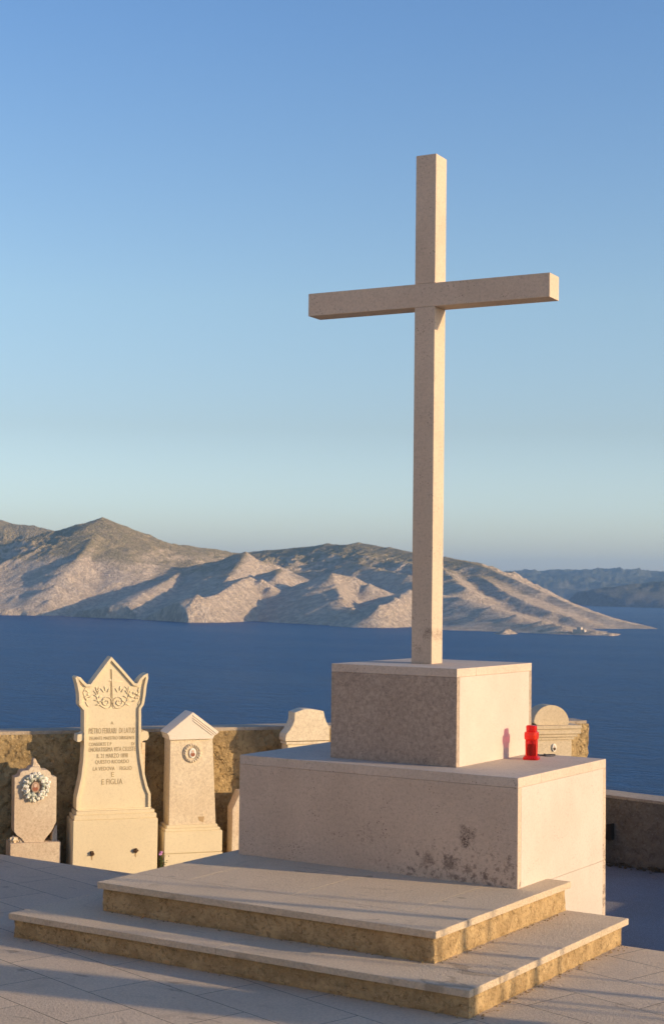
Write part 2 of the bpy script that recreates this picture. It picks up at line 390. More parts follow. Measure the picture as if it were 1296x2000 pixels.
# ------------------------------------------------------------------ cross
rc = .0738; ox, oy = -1.0, .72
def cf(x, y, z):
    a, b = x-ox, y-oy; return Vector((ox+math.cos(rc)*a-math.sin(rc)*b, oy+math.sin(rc)*a+math.cos(rc)*b, z))
Mc = Matrix.Translation((ox, oy, 0)) @ Matrix.Rotation(rc, 4, 'Z') @ Matrix.Translation((-ox, -oy, 0))
cx = thing('stone_cross', (-1.02, .71, Z1), 'tall plain stone cross standing on the stacked limestone blocks', 'cross')
MB().box((-1.0882, .6332, Z1), (-.9414, .8021, 3.6006), .0035, Mc).box((-1.0882, .6332, 3.7579), (-.9414, .8021, 4.6203), .0035, Mc).build('shaft', LIME_X, cx)
MB().box((-1.8969, .6332, 3.6014), (-.1424, .8021, 3.7571), .0035, Mc).build('crossbeam', LIME_X, cx)

# ------------------------------------------------------------------ churchyard wall (long rough wall on the left)
TD = np.array([.616, .788]); TD = TD/np.linalg.norm(TD); ND = np.array([TD[1], -TD[0]])   # along / towards camera
OW = np.array([-5.2, 1.067])+.28*ND
def WF(s, z, n):            # wall frame: along, up, out
    p = OW+TD*s+ND*n; return Vector((p[0], p[1], z))
def wp(u, v, n):            # photograph measurement -> (s, z) on the upright plane n in front of the wall
    q = FW*FPX+RT*(u-648)-UPV*(v-1000)
    nn = np.array([ND[0], ND[1], 0]); P0 = np.array([*(OW+ND*n), 0])
    t = ((P0-C)@nn)/(q@nn); p = C+q*t; return (float((p[:2]-OW)@TD), float(p[2]))
def P(n, *uv): return [wp(u, v, n) for u, v in uv]
LEN = 5.43
SE = wp(1149.5, 1440, 0)[0]
wl = thing('churchyard_wall', tuple(WF(SE/2, LG, -.1)), 'long rough ochre masonry wall behind the gravestones with the sea beyond', 'wall')
bm = rough_box((-3.5, -.27, LG), (SE, 0, .520), .045, .014, 5, frame=lambda s, n, z: WF(s, z, n), edge=.012)
build_bm(bm, 'masonry', WALLM, wl)
bm = rough_box((-3.5, -.285, .5205), (SE-.02, -.006, .547), .06, .004, 6, frame=lambda s, n, z: WF(s, z, n), edge=.008)
build_bm(bm, 'coping', COPE, wl)
# crack lines in the rendering (thin dark tubes set along the face)
mb = MB()
def crack(pts, n=.004, r=.002):
    out = []
    for (a, b) in zip(pts, pts[1:]):
        for k in range(7):
            f = k/7; out.append((a[0]+(b[0]-a[0])*f+random.gauss(0, 2), a[1]+(b[1]-a[1])*f+random.gauss(0, 2)))
    W = [WF(*wp(u, v, .012), .012) for u, v in out]; mb.tube(W, r, 5, rs=[r*random.uniform(.4, 1.5) for _ in W])
crack([(418, 1472), (438, 1488), (452, 1508), (462, 1516)])
mb.build('crack', DARK, wl)

# low wall on the right, running out of the picture
PR0 = np.array([-1.60, 5.01]); PR1 = np.array([-.936, 4.863]); TR = (PR1-PR0)/np.linalg.norm(PR1-PR0); NR = np.array([TR[1], -TR[0]])
def RF(s, n, z): p = PR0+TR*s+NR*n; return Vector((p[0], p[1], z))
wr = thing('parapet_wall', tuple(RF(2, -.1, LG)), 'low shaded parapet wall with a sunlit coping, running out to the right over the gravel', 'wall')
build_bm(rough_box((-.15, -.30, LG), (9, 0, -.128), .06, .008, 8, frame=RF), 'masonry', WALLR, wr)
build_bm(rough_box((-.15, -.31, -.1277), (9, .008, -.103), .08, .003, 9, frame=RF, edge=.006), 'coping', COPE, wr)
def rp(u, v, n):
    q = FW*FPX+RT*(u-648)-UPV*(v-1000); nn = np.array([NR[0], NR[1], 0]); P0 = np.array([*(PR0+NR*n), 0])
    t = ((P0-C)@nn)/(q@nn); p = C+q*t; return (float((p[:2]-PR0)@TR), float(p[2]))
a = rp(1178, 1637, .01); b = rp(1198, 1608, .01)
mb = MB(); mb.prism([(a[0]-.05, a[1]), (b[0], a[1]), (b[0], b[1]), (b[0]-.05, b[1]-.012), (a[0]-.05, b[1]-.03)], .009, .06, lambda s, z, n: RF(s, n, z), .004)
mb.build('drain_box', DARK, wr)
# dead leaves and soil along its foot
mb = MB()
for i in range(700):
    s = random.uniform(-.1, 6); n = .012+abs(random.gauss(0, .05)); p = RF(s, n, LG+.012+max(0, .05-n)*random.random()*.8)
    r = random.uniform(.006, .02); mb.blob(p, r, 1, .4, (1, 1, random.uniform(.2, .6)))
tag(mb.build('leaf_litter', concrete('litter', (.16, .12, .07), (.11, .085, .05), (.05, .04, .03), 3, .01)), 'dead leaves and soil gathered along the foot of the parapet wall', 'litter', kind='stuff')

# ------------------------------------------------------------------ gravestones
def offset(poly, d):
    n = len(poly); A = sum(poly[i][0]*poly[(i+1) % n][1]-poly[(i+1) % n][0]*poly[i][1] for i in range(n)); sg = 1 if A > 0 else -1; out = []
    for i in range(n):
        p0, p1, p2 = (Vector(poly[i-1]), Vector(poly[i]), Vector(poly[(i+1) % n]))
        e1 = (p1-p0).normalized(); e2 = (p2-p1).normalized(); n1 = Vector((-e1.y, e1.x))*sg; n2 = Vector((-e2.y, e2.x))*sg
        m = (n1+n2); m.normalize(); k = d/max(.45, m.dot(n1)); out.append((p1.x+m.x*k, p1.y+m.y*k))
    return out
def root_at(nm, n, s, label, grp=None): return thing(nm, tuple(WF(s, LG, n)), label, 'gravestone', 'gravestones in front of the churchyard wall')
def base_box(root, nm, mat, u0, u1, vt, nf, nb, z0=None, bev=.005, z1=None):
    s0 = wp(u0, vt, nf)[0]; s1 = wp(u1, vt, nf)[0]; zt = wp((u0+u1)/2, vt, nf)[1]; z0 = LG-.02 if z0 is None else z0
    MB().prism([(s0, z0), (s1, z0), (s1, zt), (s0, zt)], nb, nf, WF, bev).build(nm, mat, root); return s0, s1, zt
def add_box(mb, u0, u1, v0, v1, nb, nf, bev=.003):
    s0, z1 = wp(u0, v0, nf); s1, _ = wp(u1, v0, nf); z0 = wp(u0, v1, nf)[1]; z1 = wp((u0+u1)/2, v0, nf)[1]; z0 = wp((u0+u1)/2, v1, nf)[1]
    mb.prism([(s0, z0), (s1, z0), (s1, z1), (s0, z1)], nb, nf, WF, bev)
def text_mesh(lines, n, mat, parent, ext=.0009):
    for (txt, u0, u1, v0, v1) in lines:      # left, right, cap top, baseline in the photograph
        bmT = bmesh.new(); cu = bpy.data.curves.new('t', 'FONT'); cu.body = txt; cu.extrude = ext; cu.resolution_u = 3
        cu.space_character = 1.05
        ob = bpy.data.objects.new('t', cu); COL.objects.link(ob); bpy.context.view_layer.update()
        me = bpy.data.meshes.new_from_object(ob.evaluated_get(bpy.context.evaluated_depsgraph_get()))
        co = np.array([v.co[:] for v in me.vertices]); mn, mx = co.min(0), co.max(0)
        s0, zb = wp(u0, v1, n); s1, zb2 = wp(u1, v1, n); zt = wp((u0+u1)/2, v0, n)[1]; zb = wp((u0+u1)/2, v1, n)[1]
        for v in me.vertices:
            s = s0+(v.co.x-mn[0])/(mx[0]-mn[0])*(s1-s0); z = zb+(v.co.y-mn[1])/(mx[1]-mn[1])*(zt-zb); v.co = WF(s, z, n+v.co.z)
        bmT.from_mesh(me); bpy.data.objects.remove(ob); bpy.data.curves.remove(cu); bpy.data.meshes.remove(me)
        build_bm(bmT, 'inscription_line', mat, parent)

# --- the tall cream headstone with the pointed, horned top
nF = .30
g2 = root_at('headstone', nF, wp(222, 1600, nF)[0], 'tall cream headstone with a pointed horned top, carved sprays and an Italian inscription')
out2 = P(nF, (218, 1282.6), (241, 1308), (264, 1334.5), (269, 1335), (274, 1326), (281, 1319), (289, 1315), (290, 1324), (286.5, 1341), (284.5, 1358.6), (281.5, 1376), (276, 1384.6), (276, 1429), (276, 1460), (279, 1487), (284, 1516.7), (289, 1536.4), (294.5, 1550), (294.5, 1581), (156, 1587.5), (149.4, 1581), (150, 1558.6), (153, 1546.3), (159.3, 1516.7), (163, 1487), (164.7, 1460), (164.7, 1388), (155.6, 1377), (155, 1356), (151.9, 1339), (147.7, 1324), (150.6, 1321), (158, 1323), (165.4, 1331.5), (170.4, 1336.4), (177.8, 1336.4))
inn2 = offset(out2, .020)
MB().prism(out2, nF-.16, nF-.018, WF).build('slab', CREAM, g2)
MB().ring(out2, inn2, nF-.018, nF, WF).build('rim', CREAM, g2)
for pts_ in (((164.5, 1430), (160, 1434), (152, 1435), (150.5, 1449), (156, 1450), (164.5, 1445)), ((276.2, 1430), (283, 1427), (290.5, 1430), (292, 1440), (288, 1446), (281, 1447), (276.2, 1452))):
    MB().prism(P(nF, *pts_), nF-.15, nF-.012, WF, .003).build('side_bracket', CREAM, g2)
add = MB(); add_box(add, 276.5, 284, 1450, 1512, nF-.16, nF-.10); add.build('back_strip', PINKST, g2)
mb = MB()
add_box(mb, 149, 302, 1583, 1590, nF-.17, nF+.035, .004)
add_box(mb, 145, 306, 1590.5, 1600, nF-.18, nF+.05, .005)
mb.build('moulding', CREAM, g2)
base_box(g2, 'base_block', CREAM, 143, 308.6, 1600.5, nF+.065, nF-.22)
for (u, v) in ((180, 1667), (265, 1661)):
    s, z = wp(u, v, nF+.066); mb = MB()
    mb.tube([WF(s, z, nF+.05), WF(s, z, nF+.085)], .011, 8); mb.blob(WF(s, z, nF+.072), .019, 2, .25); mb.build('rusty_bolt', RUST, g2)
    mb = MB(); mb.prism([(s-.004, z-.05), (s+.003, z-.055), (s+.007, z-.01), (s-.008, z-.01)], nF+.0655, nF+.0665, WF); mb.build('rust_stain', N('rust_run').done((.42, .29, .15), .9), g2)
# relief: cross staff, scrolls and leaves cut into the head
n2 = nF-.018
rel = MB()
def S(u, v, k=0): s, z = wp(u, v, n2); return WF(s, z, n2+k)
def stroke(pts, r=.0045, k=.001): rel.tube([S(u, v, k) for u, v in pts], r, 6, rs=[r*(.35+.65*math.sin(math.pi*min(.98, (i+.4)/(len(pts)-.1)))) for i in range(len(pts))])
def arc(cu, cv, r, a0, a1, n=10, sx=1): return [(cu+sx*r*math.cos(R(a0+(a1-a0)*i/n)), cv-r*math.sin(R(a0+(a1-a0)*i/n))) for i in range(n+1)]
rec = MB()
def groove(pts, w):
    for (a, b) in zip(pts, pts[1:]):
        pa = Vector(wp(*a, n2)); pb = Vector(wp(*b, n2)); d = (pb-pa).normalized(); q = Vector((-d.y, d.x))*w
        rec.prism([tuple(pa-q), tuple(pb-q), tuple(pb+q), tuple(pa+q)], n2+.0004, n2+.0012, WF)
groove([(216.5, 1307), (217, 1326)], .0055); groove([(217, 1331), (217.2, 1380)], .0055)
rec.build('engraved_cross', CARVE, g2)
stroke([(219.5, 1307), (220, 1345), (220.5, 1383)], .004); stroke([(212, 1330), (219, 1330.5), (240, 1331)], .0032)
for sx, cu in ((-1, 208), (1, 232)):
    sp = [(cu+sx*(1.2+.021*a*.9)*math.cos(R(a)), 1371-(1.2+.021*a*.9)*math.sin(R(a))) for a in range(0, 640, 32)]
    stroke(sp, .005, .003)
    stem = [(cu+sx*(-10), 1383), (cu+sx*2, 1383.5), (cu+sx*11, 1378), (cu+sx*17, 1368), (cu+sx*20, 1355), (cu+sx*17, 1345), (cu+sx*12, 1341)]
    stroke(stem, .0045, .003)
    for (u, v, a) in ((12, 1376, 190), (15, 1370, 165), (17, 1362, 150), (19, 1356, 130), (19, 1350, 100), (14, 1372, 20), (17, 1364, 30), (18, 1356, 55), (-2, 1352, 60), (2, 1349, 100), (5, 1352, 130)):
        u0 = cu+sx*u; aa = R(180-a); L = 9
        p0 = (u0, v); p1 = (u0+sx*L*.55*math.cos(aa), v-L*.55*math.sin(aa)-1); p2 = (u0+sx*L*math.cos(aa), v-L*math.sin(aa))
        stroke([p0, p1, p2], .0058, .002)
for (u, v, a) in ((163, 1352, 60), (166, 1360, 110), (163, 1368, 200), (168, 1371, 300), (172, 1362, 20), (174, 1352, 140), (266, 1358, 40), (270, 1352, 80), (274, 1361, 300), (268, 1366, 200), (262, 1362, 160), (273, 1368, 250)):
    stroke([(u, v), (u+5*math.cos(R(a)), v-5*math.sin(R(a))+1), (u+10*math.cos(R(a)), v-10*math.sin(R(a)))], .006, .002)
for i in range(7): rel.blob(S(262+random.uniform(-3, 10), 1358+random.uniform(-6, 10)), .010, 2, .3)
for i in range(4): rel.blob(S(168+random.uniform(-3, 5), 1360+random.uniform(-6, 8)), .010, 2, .3)
rel.build('carved_spray', CREAM, g2, True)
text_mesh([('A', 216.5, 222, 1409, 1415), ('PIETRO FERRARI  DI LATUS', 174, 263.5, 1421.5, 1432.5), ('ZELANTE MAESTRO DIRIGENTE', 174, 263.5, 1438, 1444.5), ('CONSORTE E P', 174, 218, 1450, 1457), ('DI', 257, 263, 1449.5, 1455.5),
           ('ENORATISSIMA VITA CELESTE', 174, 265, 1459, 1467.5), ('IL 21 MARZO 1898', 189.5, 250, 1471.5, 1480), ('QUESTO RICORDO', 186.5, 252, 1484, 1492.5), ('LA VEDOVA    FIGLIO', 182, 257.5, 1497, 1504.5), ('E', 217.5, 223, 1508, 1517), ('E FIGLIA', 199, 239.5, 1521, 1532)], n2+.0012, CARVE, g2)

# --- small headstone with the flower wreath
n1 = .26
g1 = root_at('headstone', n1, wp(70, 1600, n1)[0], 'small cracked headstone at the far left carrying a white flower wreath')
out1 = P(n1, (28.6, 1518.6), (35, 1517.6), (39, 1514), (40, 1509), (45, 1505.6), (56, 1504.6), (59, 1499.6), (63, 1498), (79, 1497.5), (81, 1503.6), (93.3, 1504), (98.8, 1508), (100.3, 1514), (104.3, 1517), (111, 1517.5), (110.3, 1605), (101.3, 1623.4), (90.3, 1636.5), (85.3, 1645), (48, 1646), (43, 1638.5), (34, 1632.5), (27.6, 1624.4))[::-1]
MB().prism(out1, n1-.15, n1, WF, .003).build('slab', PINKST, g1)
mb = MB(); mb.prism(P(n1-.03, (62.5, 1499), (80, 1499), (77, 1493), (72.5, 1489), (72, 1484), (68, 1480.5), (64.5, 1483), (64.5, 1490)), n1-.11, n1-.03, WF, .006); mb.build('broken_finial', PINKST, g1)
mb = MB(); mb.prism(P(n1-.02, (101.5, 1646), (102.5, 1625), (110, 1610.5), (112, 1612), (112.3, 1646)), n1-.14, n1-.02, WF, .003)
mb.build('broken_shard', PINKST, g1)
mb = MB()
for (u, v, r) in ((27, 1640, .030), (33, 1637, .018), (41, 1642, .022), (46, 1640, .014), (36, 1643, .012)): mb.blob(WF(*wp(u, v, n1-.03), n1-.03), r, 2, .3)
mb.build('rubble', VEIN, g1)
base_box(g1, 'base_block', PINKST, 20, 119.3, 1646, n1+.03, n1-.20)
wc = wp(69.5, 1537.5, n1)
mb = MB(); mg = MB()
for ring_, (rr, cnt, rad) in enumerate(((.098, 19, .021), (.066, 14, .022), (.088, 13, .018))):
    for i in range(cnt):
        a = 2*math.pi*i/cnt+ring_*.3; r0 = rr+random.gauss(0, .006); s = wc[0]+r0*math.cos(a); z = wc[1]+r0*math.sin(a)*1.02; rad2 = rad*random.uniform(.75, 1.15)
        k = .018+.014*(ring_ != 0)+random.uniform(-.006, .01)
        if random.random() < .28: (mg).blob(WF(s, z, n1+k*.8), rad2*.9, 2, .3)
        else:
            mb.blob(WF(s, z, n1+k), rad2*.36, 2, .2)
            for q in range(8):       # petals
                b = a+q*math.pi/4+random.random()*.5; tb = random.uniform(.1, 1.1)
                Mr = Matrix(((TD[0], 0, ND[0]), (TD[1], 0, ND[1]), (0, 1, 0))).to_4x4() @ Matrix.Rotation(b, 4, 'Z') @ Matrix.Rotation(tb, 4, 'Y')
                mb.blob(WF(s+rad2*.6*math.cos(b), z+rad2*.6*math.sin(b), n1+k+random.uniform(-.004, .004)), rad2*random.uniform(.4, .62), 1, .15, (1, .7, .2), Mr)
wrt = mb.build('flower_wreath', PORC, g1, True); mg.build('wreath_leaves', PORCG, wrt, True)
def oval(root, c, n, a, b, matF, nm='portrait_oval', frame_mat=PORC):
    pts = [(c[0]+a*math.cos(t), c[1]+b*math.sin(t)) for t in np.linspace(0, 2*math.pi, 28, endpoint=False)]
    o = MB().prism(pts, n, n+.012, WF, .003).build(nm, frame_mat, root)
    pts = [(c[0]+a*.62*math.cos(t), c[1]-b*.28+b*.42*math.sin(t)) for t in np.linspace(0, 2*math.pi, 20, endpoint=False)]
    q = MB().prism(pts, n+.0115, n+.0135, WF); q.build('portrait_clothes', matF, o)
    pts = [(c[0]+a*.36*math.cos(t), c[1]+b*.28+b*.32*math.sin(t)) for t in np.linspace(0, 2*math.pi, 20, endpoint=False)]
    MB().prism(pts, n+.012, n+.0145, WF).build('portrait_face', SKINP, o)
    return o
oval(g1, wp(69.5, 1537.5, n1+.03), n1+.022, .034, .044, SEPIA, frame_mat=plain('brown_enamel', (.45, .30, .20), .3))
# --- pedimented pillar
n3 = .30
g3 = root_at('headstone', n3, wp(376, 1600, n3)[0], 'pillar headstone with white gabled cap and small oval portrait in a stone ring')
MB().prism(P(n3, (332.5, 1444), (415.2, 1441), (421.4, 1610), (329.4, 1614))[::-1], n3-.20, n3, WF, .003).build('pillar', VEIN, g3)
ped = P(n3+.03, (377, 1391), (428, 1429.5), (424, 1434), (419, 1436), (415.8, 1443), (331.5, 1445.5), (329.5, 1437), (326, 1433))[::-1]
mb = MB(); mb.prism(ped, n3-.22, n3+.03, WF, .003)
mb.build('gabled_cap', WHITEST, g3)
mb = MB()
for k in range(3):
    a0, b0 = (377+.3*k, 1397+5.2*k), (423-4.2*k, 1432.5+1.5*k); W = [WF(*wp(*a0, n3+.032), n3+.032), WF(*wp(*b0, n3+.032), n3+.032)]
    mb.tube(W, .0045, 6)
mb.build('cap_moulding', WHITEST, g3)
mb = MB(); s, z = wp(362, 1392.5, n3-.10); mb.blob(WF(s+.03, z+.0, n3-.14), .02, 2, .2, (1.2, 1.2, .6)); mb.build('cap_chip', WHITEST, g3)
mb = MB()
add_box(mb, 325.5, 425, 1611, 1617, n3-.21, n3+.02, .004); add_box(mb, 322.5, 430, 1617.3, 1623, n3-.22, n3+.035, .004); mb.build('moulding', CREAM, g3)
s0, s1, zt = base_box(g3, 'base_block', CREAM, 321, 434.5, 1623.3, n3+.05, n3-.24, z0=wp(378, 1665.5, n3+.05)[1])
base_box(g3, 'foot_block', CREAM, 320.5, 435, 1666.3, n3+.052, n3-.24)
c3 = wp(376, 1470.5, n3)
outr = [(c3[0]+.076*math.cos(t), c3[1]+.078*math.sin(t)) for t in np.linspace(0, 2*math.pi, 40, endpoint=False)]; innr = [(c3[0]+.043*math.cos(t), c3[1]+.052*math.sin(t)) for t in np.linspace(0, 2*math.pi, 40, endpoint=False)]
mb = MB(); mb.ring(outr, innr, n3, n3+.010, WF)
for i in range(20):
    a = i*math.pi/10; mb.blob(WF(c3[0]+.062*math.cos(a), c3[1]+.066*math.sin(a), n3+.009), .011, 2, .2)
mb.build('stone_ring', VEIN, g3)
oval(g3, c3, n3+.001, .030, .041, SEPIA)
mb = MB(); mb.prism(P(n3, (386, 1595), (399, 1594.5), (397, 1606), (389, 1603)), n3+.0004, n3+.0016, WF); mb.build('brown_patch', plain('old_mortar', (.45, .31, .16), .9), g3)

# --- chamfered stele half hidden by the plinth
n4 = .30
g4 = root_at('headstone', n4, wp(480, 1620, n4)[0], 'low headstone with chamfered shoulders, half hidden behind the left edge of the lower block')
o4 = P(n4, (452, 1700), (454.5, 1581), (470, 1546), (512, 1545), (528, 1578), (531, 1700))[::-1]
o4 = [(s, max(z, LG)) for s, z in o4]; o4[0] = (o4[0][0], LG); o4[-1] = (o4[-1][0], LG)
MB().prism(o4, n4-.16, n4-.012, WF).build('slab', PINKST, g4); MB().ring(o4, offset(o4, .03), n4-.012, n4, WF).build('rim', PINKST, g4)

# --- stele with concave shoulders
n5 = .32
g5 = root_at('headstone', n5, wp(600, 1440, n5)[0], 'pale headstone with concave shoulders showing over the ledge left of the upper block')
o5 = P(n5, (575.6, 1391.8), (593.7, 1385.3), (607.6, 1385.3), (631.7, 1389), (633.5, 1398.7), (637, 1410), (642.8, 1420), (643.5, 1446), (557, 1448), (557, 1441), (559, 1433.4), (565, 1426.5), (570.6, 1417), (574.7, 1407))[::-1]
MB().prism(o5, n5-.17, n5, WF, .003).build('slab', VEIN, g5)
mb = MB(); add_box(mb, 558.5, 642, 1448.3, 1453.5, n5-.16, n5-.004); mb.build('moulding', VEIN, g5)
base_box(g5, 'base_block', CREAM, 561, 640, 1454, n5-.01, n5-.16)

# --- domed tomb
n6 = .34
g6 = root_at('headstone', n6, wp(1078, 1460, n6)[0], 'round topped headstone with a heavy cornice and an oval portrait, behind the red lantern')
dome = [(1078+34.5*math.cos(R(a)), 1412-34.5*math.sin(R(a))) for a in range(0, 181, 9)]
dome = [(u, v) for u, v in dome]; dome = dome+[(1050, 1417), (1110, 1417)]
MB().prism(P(n6, *dome), n6-.18, n6-.02, WF, .003).build('round_head', GRAIN, g6)
mb = MB()
for (u0, u1, v0, v1, k) in ((1019, 1135.6, 1417.5, 1424.3, .035), (1021, 1134, 1424.6, 1434.3, .02), (1028, 1127.5, 1434.6, 1440, .005), (1034, 1121, 1440.3, 1445.3, -.01)): add_box(mb, u0, u1, v0, v1, n6-.22, n6+k, .004)
mb.build('cornice', GRAIN, g6)
base_box(g6, 'body_block', GRAIN, 1040, 1115.6, 1445.6, n6-.02, n6-.20)
oval(g6, wp(1080.7, 1460, n6-.02), n6-.021, .021, .036, RUST)

# --- weeds growing between the headstones
def weed(name, label, u, v, h, flower, cnt=46, spread=.05):
    nn = .33; s, z = wp(u, v, nn); r = thing(name, tuple(WF(s, LG, nn)), label, 'plant')
    zt = z+h; mb = MB(); lf = bmesh.new()
    for k in range(7):
        a = random.uniform(0, 6.28); d = random.uniform(.2, 1)*spread
        p = [WF(s+d*math.cos(a)*f*f, LG+(zt-LG)*f*random.uniform(.85, 1), nn+d*math.sin(a)*f*f*.6) for f in (0, .4, .75, 1)]
        mb.tube(p, .003, 5, rs=[.0035, .003, .0022, .001])
        for j in range(cnt//7*2):
            f = random.uniform(.35, 1); q = p[0].lerp(p[3], f); q = q+Vector((random.gauss(0, 1), random.gauss(0, 1), random.gauss(0, 1)))*spread*.42
            L = random.uniform(.014, .028); ax = Vector((random.gauss(0, 1), random.gauss(0, 1), random.gauss(0, .7))).normalized(); sd = ax.cross(Vector((random.random(), random.random(), 1))).normalized()*L*.33
            vs = [lf.verts.new(x) for x in (q, q+ax*L*.5+sd, q+ax*L, q+ax*L*.5-sd)]; lf.faces.new(vs)
    mb.build('stem', LEAF, r); build_bm(lf, 'leaves', LEAF, r)
    if flower:
        mb = MB()
        for (du, dv) in flower: mb.blob(WF(*wp(u+du, v+dv, nn+.03), nn+.03), .012, 2, .3)
        mb.build('flower', PETAL, r)
weed('weed', 'green weed with a small pink flower between the horned headstone and the pillar headstone', 316, 1690, .11, [(-3, -22), (-1, -25)])

# ------------------------------------------------------------------ red grave lantern on the ledge
lx, ly = -.372, .965
g = N('red_plastic'); tr = g.n('ShaderNodeBsdfTransparent'); tr.inputs[0].default_value = (1, .22, .27, 1)
mxs = g.n('ShaderNodeMixShader'); mxs.inputs[0].default_value = .45
g.b.inputs['Coat Weight'].default_value = .3; g.b.inputs['Transmission Weight'].default_value = .15
g.done((.80, .022, .012), .22, g.bump(g.noise(60, 2, .5), .002, .4), .5)
g.l(tr.outputs[0], mxs.inputs[1]); g.l(g.b.outputs[0], mxs.inputs[2]); g.l(mxs.outputs[0], g.out.inputs[0]); REDP = g.m
ORNG = REDP.copy(); ORNG.name = 'orange_red_plastic'; ORNG.node_tree.nodes['Principled BSDF'].inputs['Base Color'].default_value = (.95, .075, .012, 1)
CAPR = plain('red_cap', (.78, .05, .02), .3, .5)
ln = thing('grave_lantern', (lx, ly, Z2), 'red plastic grave lantern standing on the ledge beside the upper block', 'lantern')
def sq_loft(secs, nm, mat, parent, n=32, rot=.22, sx=1, sy=1):
    bm = bmesh.new(); rings = []
    for (z, r, e) in secs:
        ring = []
        for k in range(n):
            a = 2*math.pi*k/n; c_, s_ = math.cos(a), math.sin(a); q = (abs(c_)**e+abs(s_)**e)**(-1/e)
            x, y = r*q*c_*sx, r*q*s_*sy; ring.append(bm.verts.new((lx+x*math.cos(rot)-y*math.sin(rot), ly+x*math.sin(rot)+y*math.cos(rot), Z2+z)))
        rings.append(ring)
    for a, b in zip(rings, rings[1:]):
        for k in range(n): bm.faces.new((a[k], a[(k+1) % n], b[(k+1) % n], b[k]))
    bm.faces.new(rings[0][::-1]); bm.faces.new(rings[-1]); bmesh.ops.recalc_face_normals(bm, faces=bm.faces[:])
    o = build_bm(bm, nm, mat, parent); return o
sq_loft([(.0005, .049, 6), (.012, .050, 6), (.020, .046, 5), (.026, .040, 4)], 'foot', REDP, ln)
sq_loft([(.0262, .036, 4), (.06, .037, 4), (.10, .038, 4), (.127, .037, 4)], 'body', REDP, ln, sy=.92)
sq_loft([(.1273, .037, 5), (.133, .043, 5), (.160, .0445, 5), (.175, .043, 5), (.181, .035, 5)], 'collar', REDP, ln, sx=.93, sy=1.22).data.materials[0] = ORNG
sq_loft([(.1813, .031, 4), (.186, .033, 4), (.214, .033, 4), (.219, .030, 4), (.221, .022, 4)], 'cap', REDP, ln)
sq_loft([(.028, .026, 2), (.095, .026, 2), (.098, .022, 2)], 'candle', WAX, ln)
for k in range(4):
    a = .35+math.pi/4+k*math.pi/2
    MB().tube([(lx+.0415*math.cos(a)*1.12, ly+.0415*math.sin(a)*1.12, Z2+z) for z in (.026, .07, .126)], .0035, 6).build('corner_rib', CAPR, ln)
# dark wire loop lying beside it
wpt = []
q0 = (lx-.05, ly+.20)
for i in range(26):
    t = i/25*2*math.pi*1.6; wpt.append((q0[0]+.055*math.cos(t)+i*.0022, q0[1]+.030*math.sin(t)+i*.0045, Z2+.005+.003*math.sin(t*2)))
tag(MB().tube(wpt, .0035, 6).build('wire_loop', IRON), 'dark loop of wire lying on the ledge behind the red lantern', 'wire')

# ------------------------------------------------------------------ gate out of frame to the right, whose bars shade the steps
gx = 7.2; kk = math.tan(R(13))
gt = thing('iron_gate', (gx, gx*kk-1, GZ), 'dark iron gate standing on the paving', 'gate')
for wv, ww in ((-.66, .022), (-.95, .045), (-1.22, .024), (-1.34, .020)):
    y = wv+gx*kk; MB().box((gx-ww/2, y-ww/2, GZ+.001), (gx+ww/2, y+ww/2, GZ+2.3), .002).build('bar', IRON, gt)
pl = thing('gate_pillar', (gx, -1.86+gx*kk, GZ), 'square stone gate pillar on the paving beside the iron gate', 'pillar')
y0, y1 = -2.06+gx*kk, -1.66+gx*kk
MB().box((gx-.2, y0, GZ+.001), (gx+.2, y1, GZ+2.3), .006).build('shaft', LIME, pl); MB().box((gx-.25, y0-.05, GZ+2.301), (gx+.25, y1+.05, GZ+2.42), .01).build('cap', LIME, pl)

# ------------------------------------------------------------------ unseen building added behind the viewer's left (its sunlit wall warms the shade)
ch = thing('bounce_chapel', (-14, -15, GZ), 'plain plastered building added out of view left of the paving to bounce warm light', 'bounce_chapel')
PLAST = concrete('bounce_plaster', (.80, .62, .42), (.76, .58, .39), (.6, .45, .3), .3, .004)
MB().box((-20, -30, LG-.05), (-9.02, -6, 6.2), .01).build('wall', PLAST, ch)
MB().prism([(-20.4, 6.2), (-8.6, 6.2), (-14.5, 9.6)], -30.3, -5.7, lambda x, z, y: Vector((x, y, z))).build('roof', plain('roof_tile', (.36, .15, .08), .9), ch)
for yy in (-25, -20, -15.5, -9.5):
    wd = MB().box((-9.03, yy-.6, 2.2), (-8.97, yy+.6, 4.4), .004).build('window_frame', LIME, ch); MB().box((-8.969, yy-.5, 2.3), (-8.96, yy+.5, 4.3)).build('pane', plain('pane', (.03, .04, .05), .1), wd)
MB().box((-9.03, -13, GZ), (-8.95, -11.6, 2.2), .004).build('door', plain('door_wood', (.16, .08, .04), .7), ch)

# ------------------------------------------------------------------ sea
SEA = -98.0
g = N('sea_water')
geo = g.n('ShaderNodeNewGeometry')
mp = g.n('ShaderNodeMapping'); g.l(geo.outputs['Position'], mp.inputs[0]); mp.inputs['Rotation'].default_value = (0, 0, R(25)); mp.inputs['Scale'].default_value = (.12, .25, .12)
w1 = g.noise(1.0, 6, .7, vec=mp.outputs[0])
mp2 = g.n('ShaderNodeMapping'); g.l(geo.outputs['Position'], mp2.inputs[0]); mp2.inputs['Rotation'].default_value = (0, 0, R(33)); mp2.inputs['Scale'].default_value = (.0009, .004, .001)
w2 = g.noise(1.0, 5, .6, vec=mp2.outputs[0])
col = g.mix(g.ramp(w2, .35, .65), (.0, .066, .18), (.0, .078, .205))
mp3 = g.n('ShaderNodeMapping'); g.l(geo.outputs['Position'], mp3.inputs[0]); mp3.inputs['Rotation'].default_value = (0, 0, R(33)); mp3.inputs['Scale'].default_value = (.022, .075, .03)
